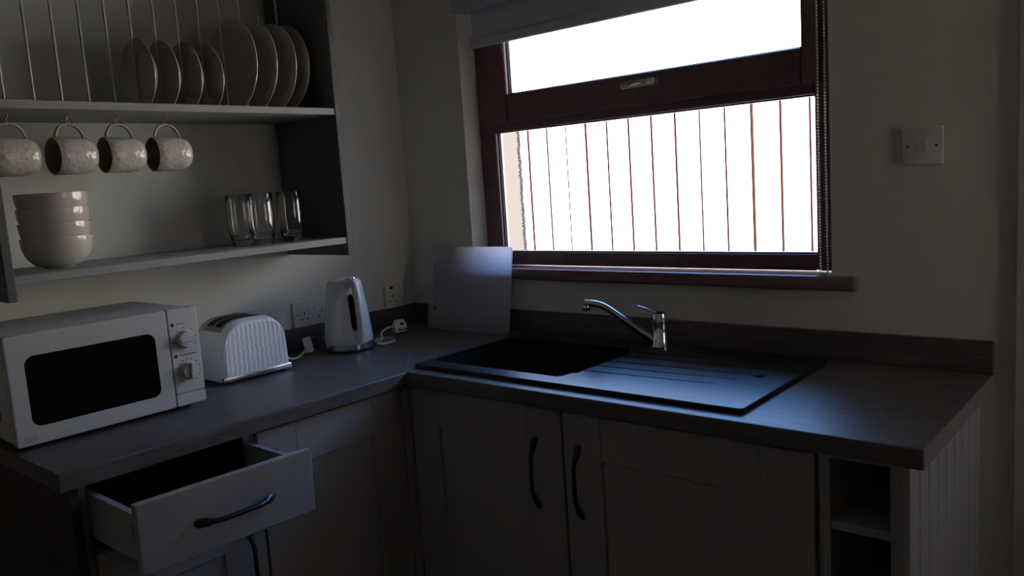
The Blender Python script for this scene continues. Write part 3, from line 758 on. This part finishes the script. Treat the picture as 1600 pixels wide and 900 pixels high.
# ================================================================ CHOPPING BOARD (leaning on the sill)
cb = thing('chopping_board', 'frosted white plastic chopping board leaning against the window sill', 'chopping board', (.337, -.0865, W+.0006))
bw_, bh_ = .372, .287
b = prism(rrect(-bw_/2, bw_/2, 0, bh_, .013, 5), -.003, .003, 'y', bev=.001)
heart = [(.0075*(16*math.sin(t)**3)/16, .0075*(13*math.cos(t)-5*math.cos(2*t)-2*math.cos(3*t)-math.cos(4*t))/16) for t in [2*PI*i/28 for i in range(28)]]
hx = -bw_/2+.030
b = boolean(b, prism([(hx+a_*1.45, .070+c_*1.45) for a_, c_ in heart], -.02, .02, 'y'))
b = boolean(b, prism(rrect(hx-.008, hx+.008, .090, .232, .006, 4), -.02, .0012, 'y'))
o = obj('board', b, 'frosted_board', cb, world=False)
cb.rotation_euler = (-math.atan2(.048, .28), 0, .012)

# ================================================================ SOCKETS, SWITCH
def plate_yz(y0, y1, z0, z1, parent, x=.0005, th=.0088):
    return obj('face_plate', prism(rrect(y0, y1, z0, z1, .004, 3), x, x+th, 'x', bev=.002), 'socket_white', parent, True)
def pin_holes(parent, yc, zc, x=.0097):
    bm = bmesh.new()
    addbox(bm, x-.001, x, yc-.002, yc+.002, zc+.006, zc+.0145)
    addbox(bm, x-.001, x, yc-.0145, yc-.0075, zc-.011, zc-.007); addbox(bm, x-.001, x, yc+.0075, yc+.0145, zc-.011, zc-.007)
    return obj('pin_holes', bm, 'hole', parent)
def rocker(parent, yc, zc, dark=False):
    r_ = obj('rocker', box(.009, .0115, yc-.006, yc+.006, zc-.009, zc+.009, bev=.001), 'hole' if dark else 'socket_white', parent)
    return r_
def screw(parent, yc, zc): obj('screw', lathe([(.0022, 0), (.0022, .0004), (0, .0004)], 10, 'x', center=(.0094, yc, zc)), 'plug_dark', parent)
s1 = thing('double_socket', 'white double wall socket between the toaster and the kettle', 'socket', (0, -.465, 1.02))
plate_yz(-.538, -.392, .977, 1.063, s1); pin_holes(s1, -.4965, 1.013); pin_holes(s1, -.428, 1.013)
rocker(s1, -.4735, 1.034); rocker(s1, -.452, 1.034); screw(s1, -.522, 1.020); screw(s1, -.408, 1.020)
s2 = thing('single_socket', 'white single wall socket right of the kettle near the corner', 'socket', (0, -.107, 1.02))
plate_yz(-.150, -.064, .976, 1.062, s2); pin_holes(s2, -.118, 1.013)
obj('switch_recess', box(.009, .0103, -.128, -.114, 1.050, 1.0575), 'hole', s2); screw(s2, -.083, 1.024); screw(s2, -.138, 1.024)
s3 = thing('double_socket', 'white double wall socket half hidden behind the toaster', 'socket', (0, -.645, 1.02))
plate_yz(-.716, -.570, .977, 1.063, s3); pin_holes(s3, -.674, 1.013); pin_holes(s3, -.606, 1.013); rocker(s3, -.652, 1.034); rocker(s3, -.628, 1.034)
sw = thing('light_switch', 'white square light switch on the wall right of the window', 'switch', (1.738, 0, 1.42))
obj('face_plate', prism(rrect(1.695, 1.781, 1.3775, 1.4635, .004, 3), -.009, -.0005, 'y', bev=.002), 'socket_white', sw, True)
g = box(1.727, 1.749, -.0115, -.009, 1.405, 1.437, bev=.001); bmesh.ops.rotate(g, cent=(1.738, -.009, 1.421), matrix=Matrix.Rotation(.06, 3, 'X'), verts=g.verts)
obj('rocker', g, 'socket_white', sw)
for x in (1.708, 1.768): obj('screw', lathe([(.0028, 0), (.0028, -.0006), (0, -.0006)], 12, 'y', center=(x, -.0088, 1.4205)), 'plug_dark', sw)

# ================================================================ BLIND
bl = thing('roller_blind', 'grey fabric roller blind rolled up at the top of the window', 'blind', (.92, 0, 1.85))
BLX0, BLX1 = .345, 1.497
obj('roll', lathe([(0, BLX0-.002), (.036, BLX0-.002), (.037, BLX0), (.037, BLX1), (.036, BLX1+.002), (0, BLX1+.002)], 36, 'x', center=(0, .002, 2.0)), 'blind', bl, True)
obj('fabric', box(BLX0+.004, BLX1-.004, .0345, .0362, 1.873, 1.995), 'blind', bl)
obj('bottom_bar', prism(rrect(.022, .046, 1.849, 1.884, .010, 5), BLX0, BLX1, 'x', bev=.002), 'blind_bar', bl, True)
for x0, x1 in ((XW0+.001, BLX0-.003), (BLX1+.003, XW1-.001)):
    obj('bracket', box(x0, x1, -.030, .040, 1.965, 2.05, bev=.003), 'blind_bar', bl)
bm = bmesh.new(); zz = 2.0; kk = 0
def bead(x, y, z): bmesh.ops.create_icosphere(bm, subdivisions=1, radius=.0030, matrix=Matrix.Translation((x, y, z)))
N_ = 150
for i in range(N_):
    z = 1.126+.0078*i
    if z > 2.0: break
    bead(1.501+.002*(i/N_), .004, z); bead(1.5185+.001*(i/N_), .004, z+.0039)
for a_ in (0.25, .5, .75): bead(1.501+.018*a_, .004, 1.124)
ch = obj('bead_chain', bm, 'chain', bl, True); ch['kind'] = 'stuff'
bm = tube([(1.501, .004, 1.124), (1.503, .004, 2.0)], .0007, 6); tube([(1.519, .004, 1.124), (1.520, .004, 2.0)], .0007, 6, bm=bm)
obj('chain_cord', bm, 'chain', bl)
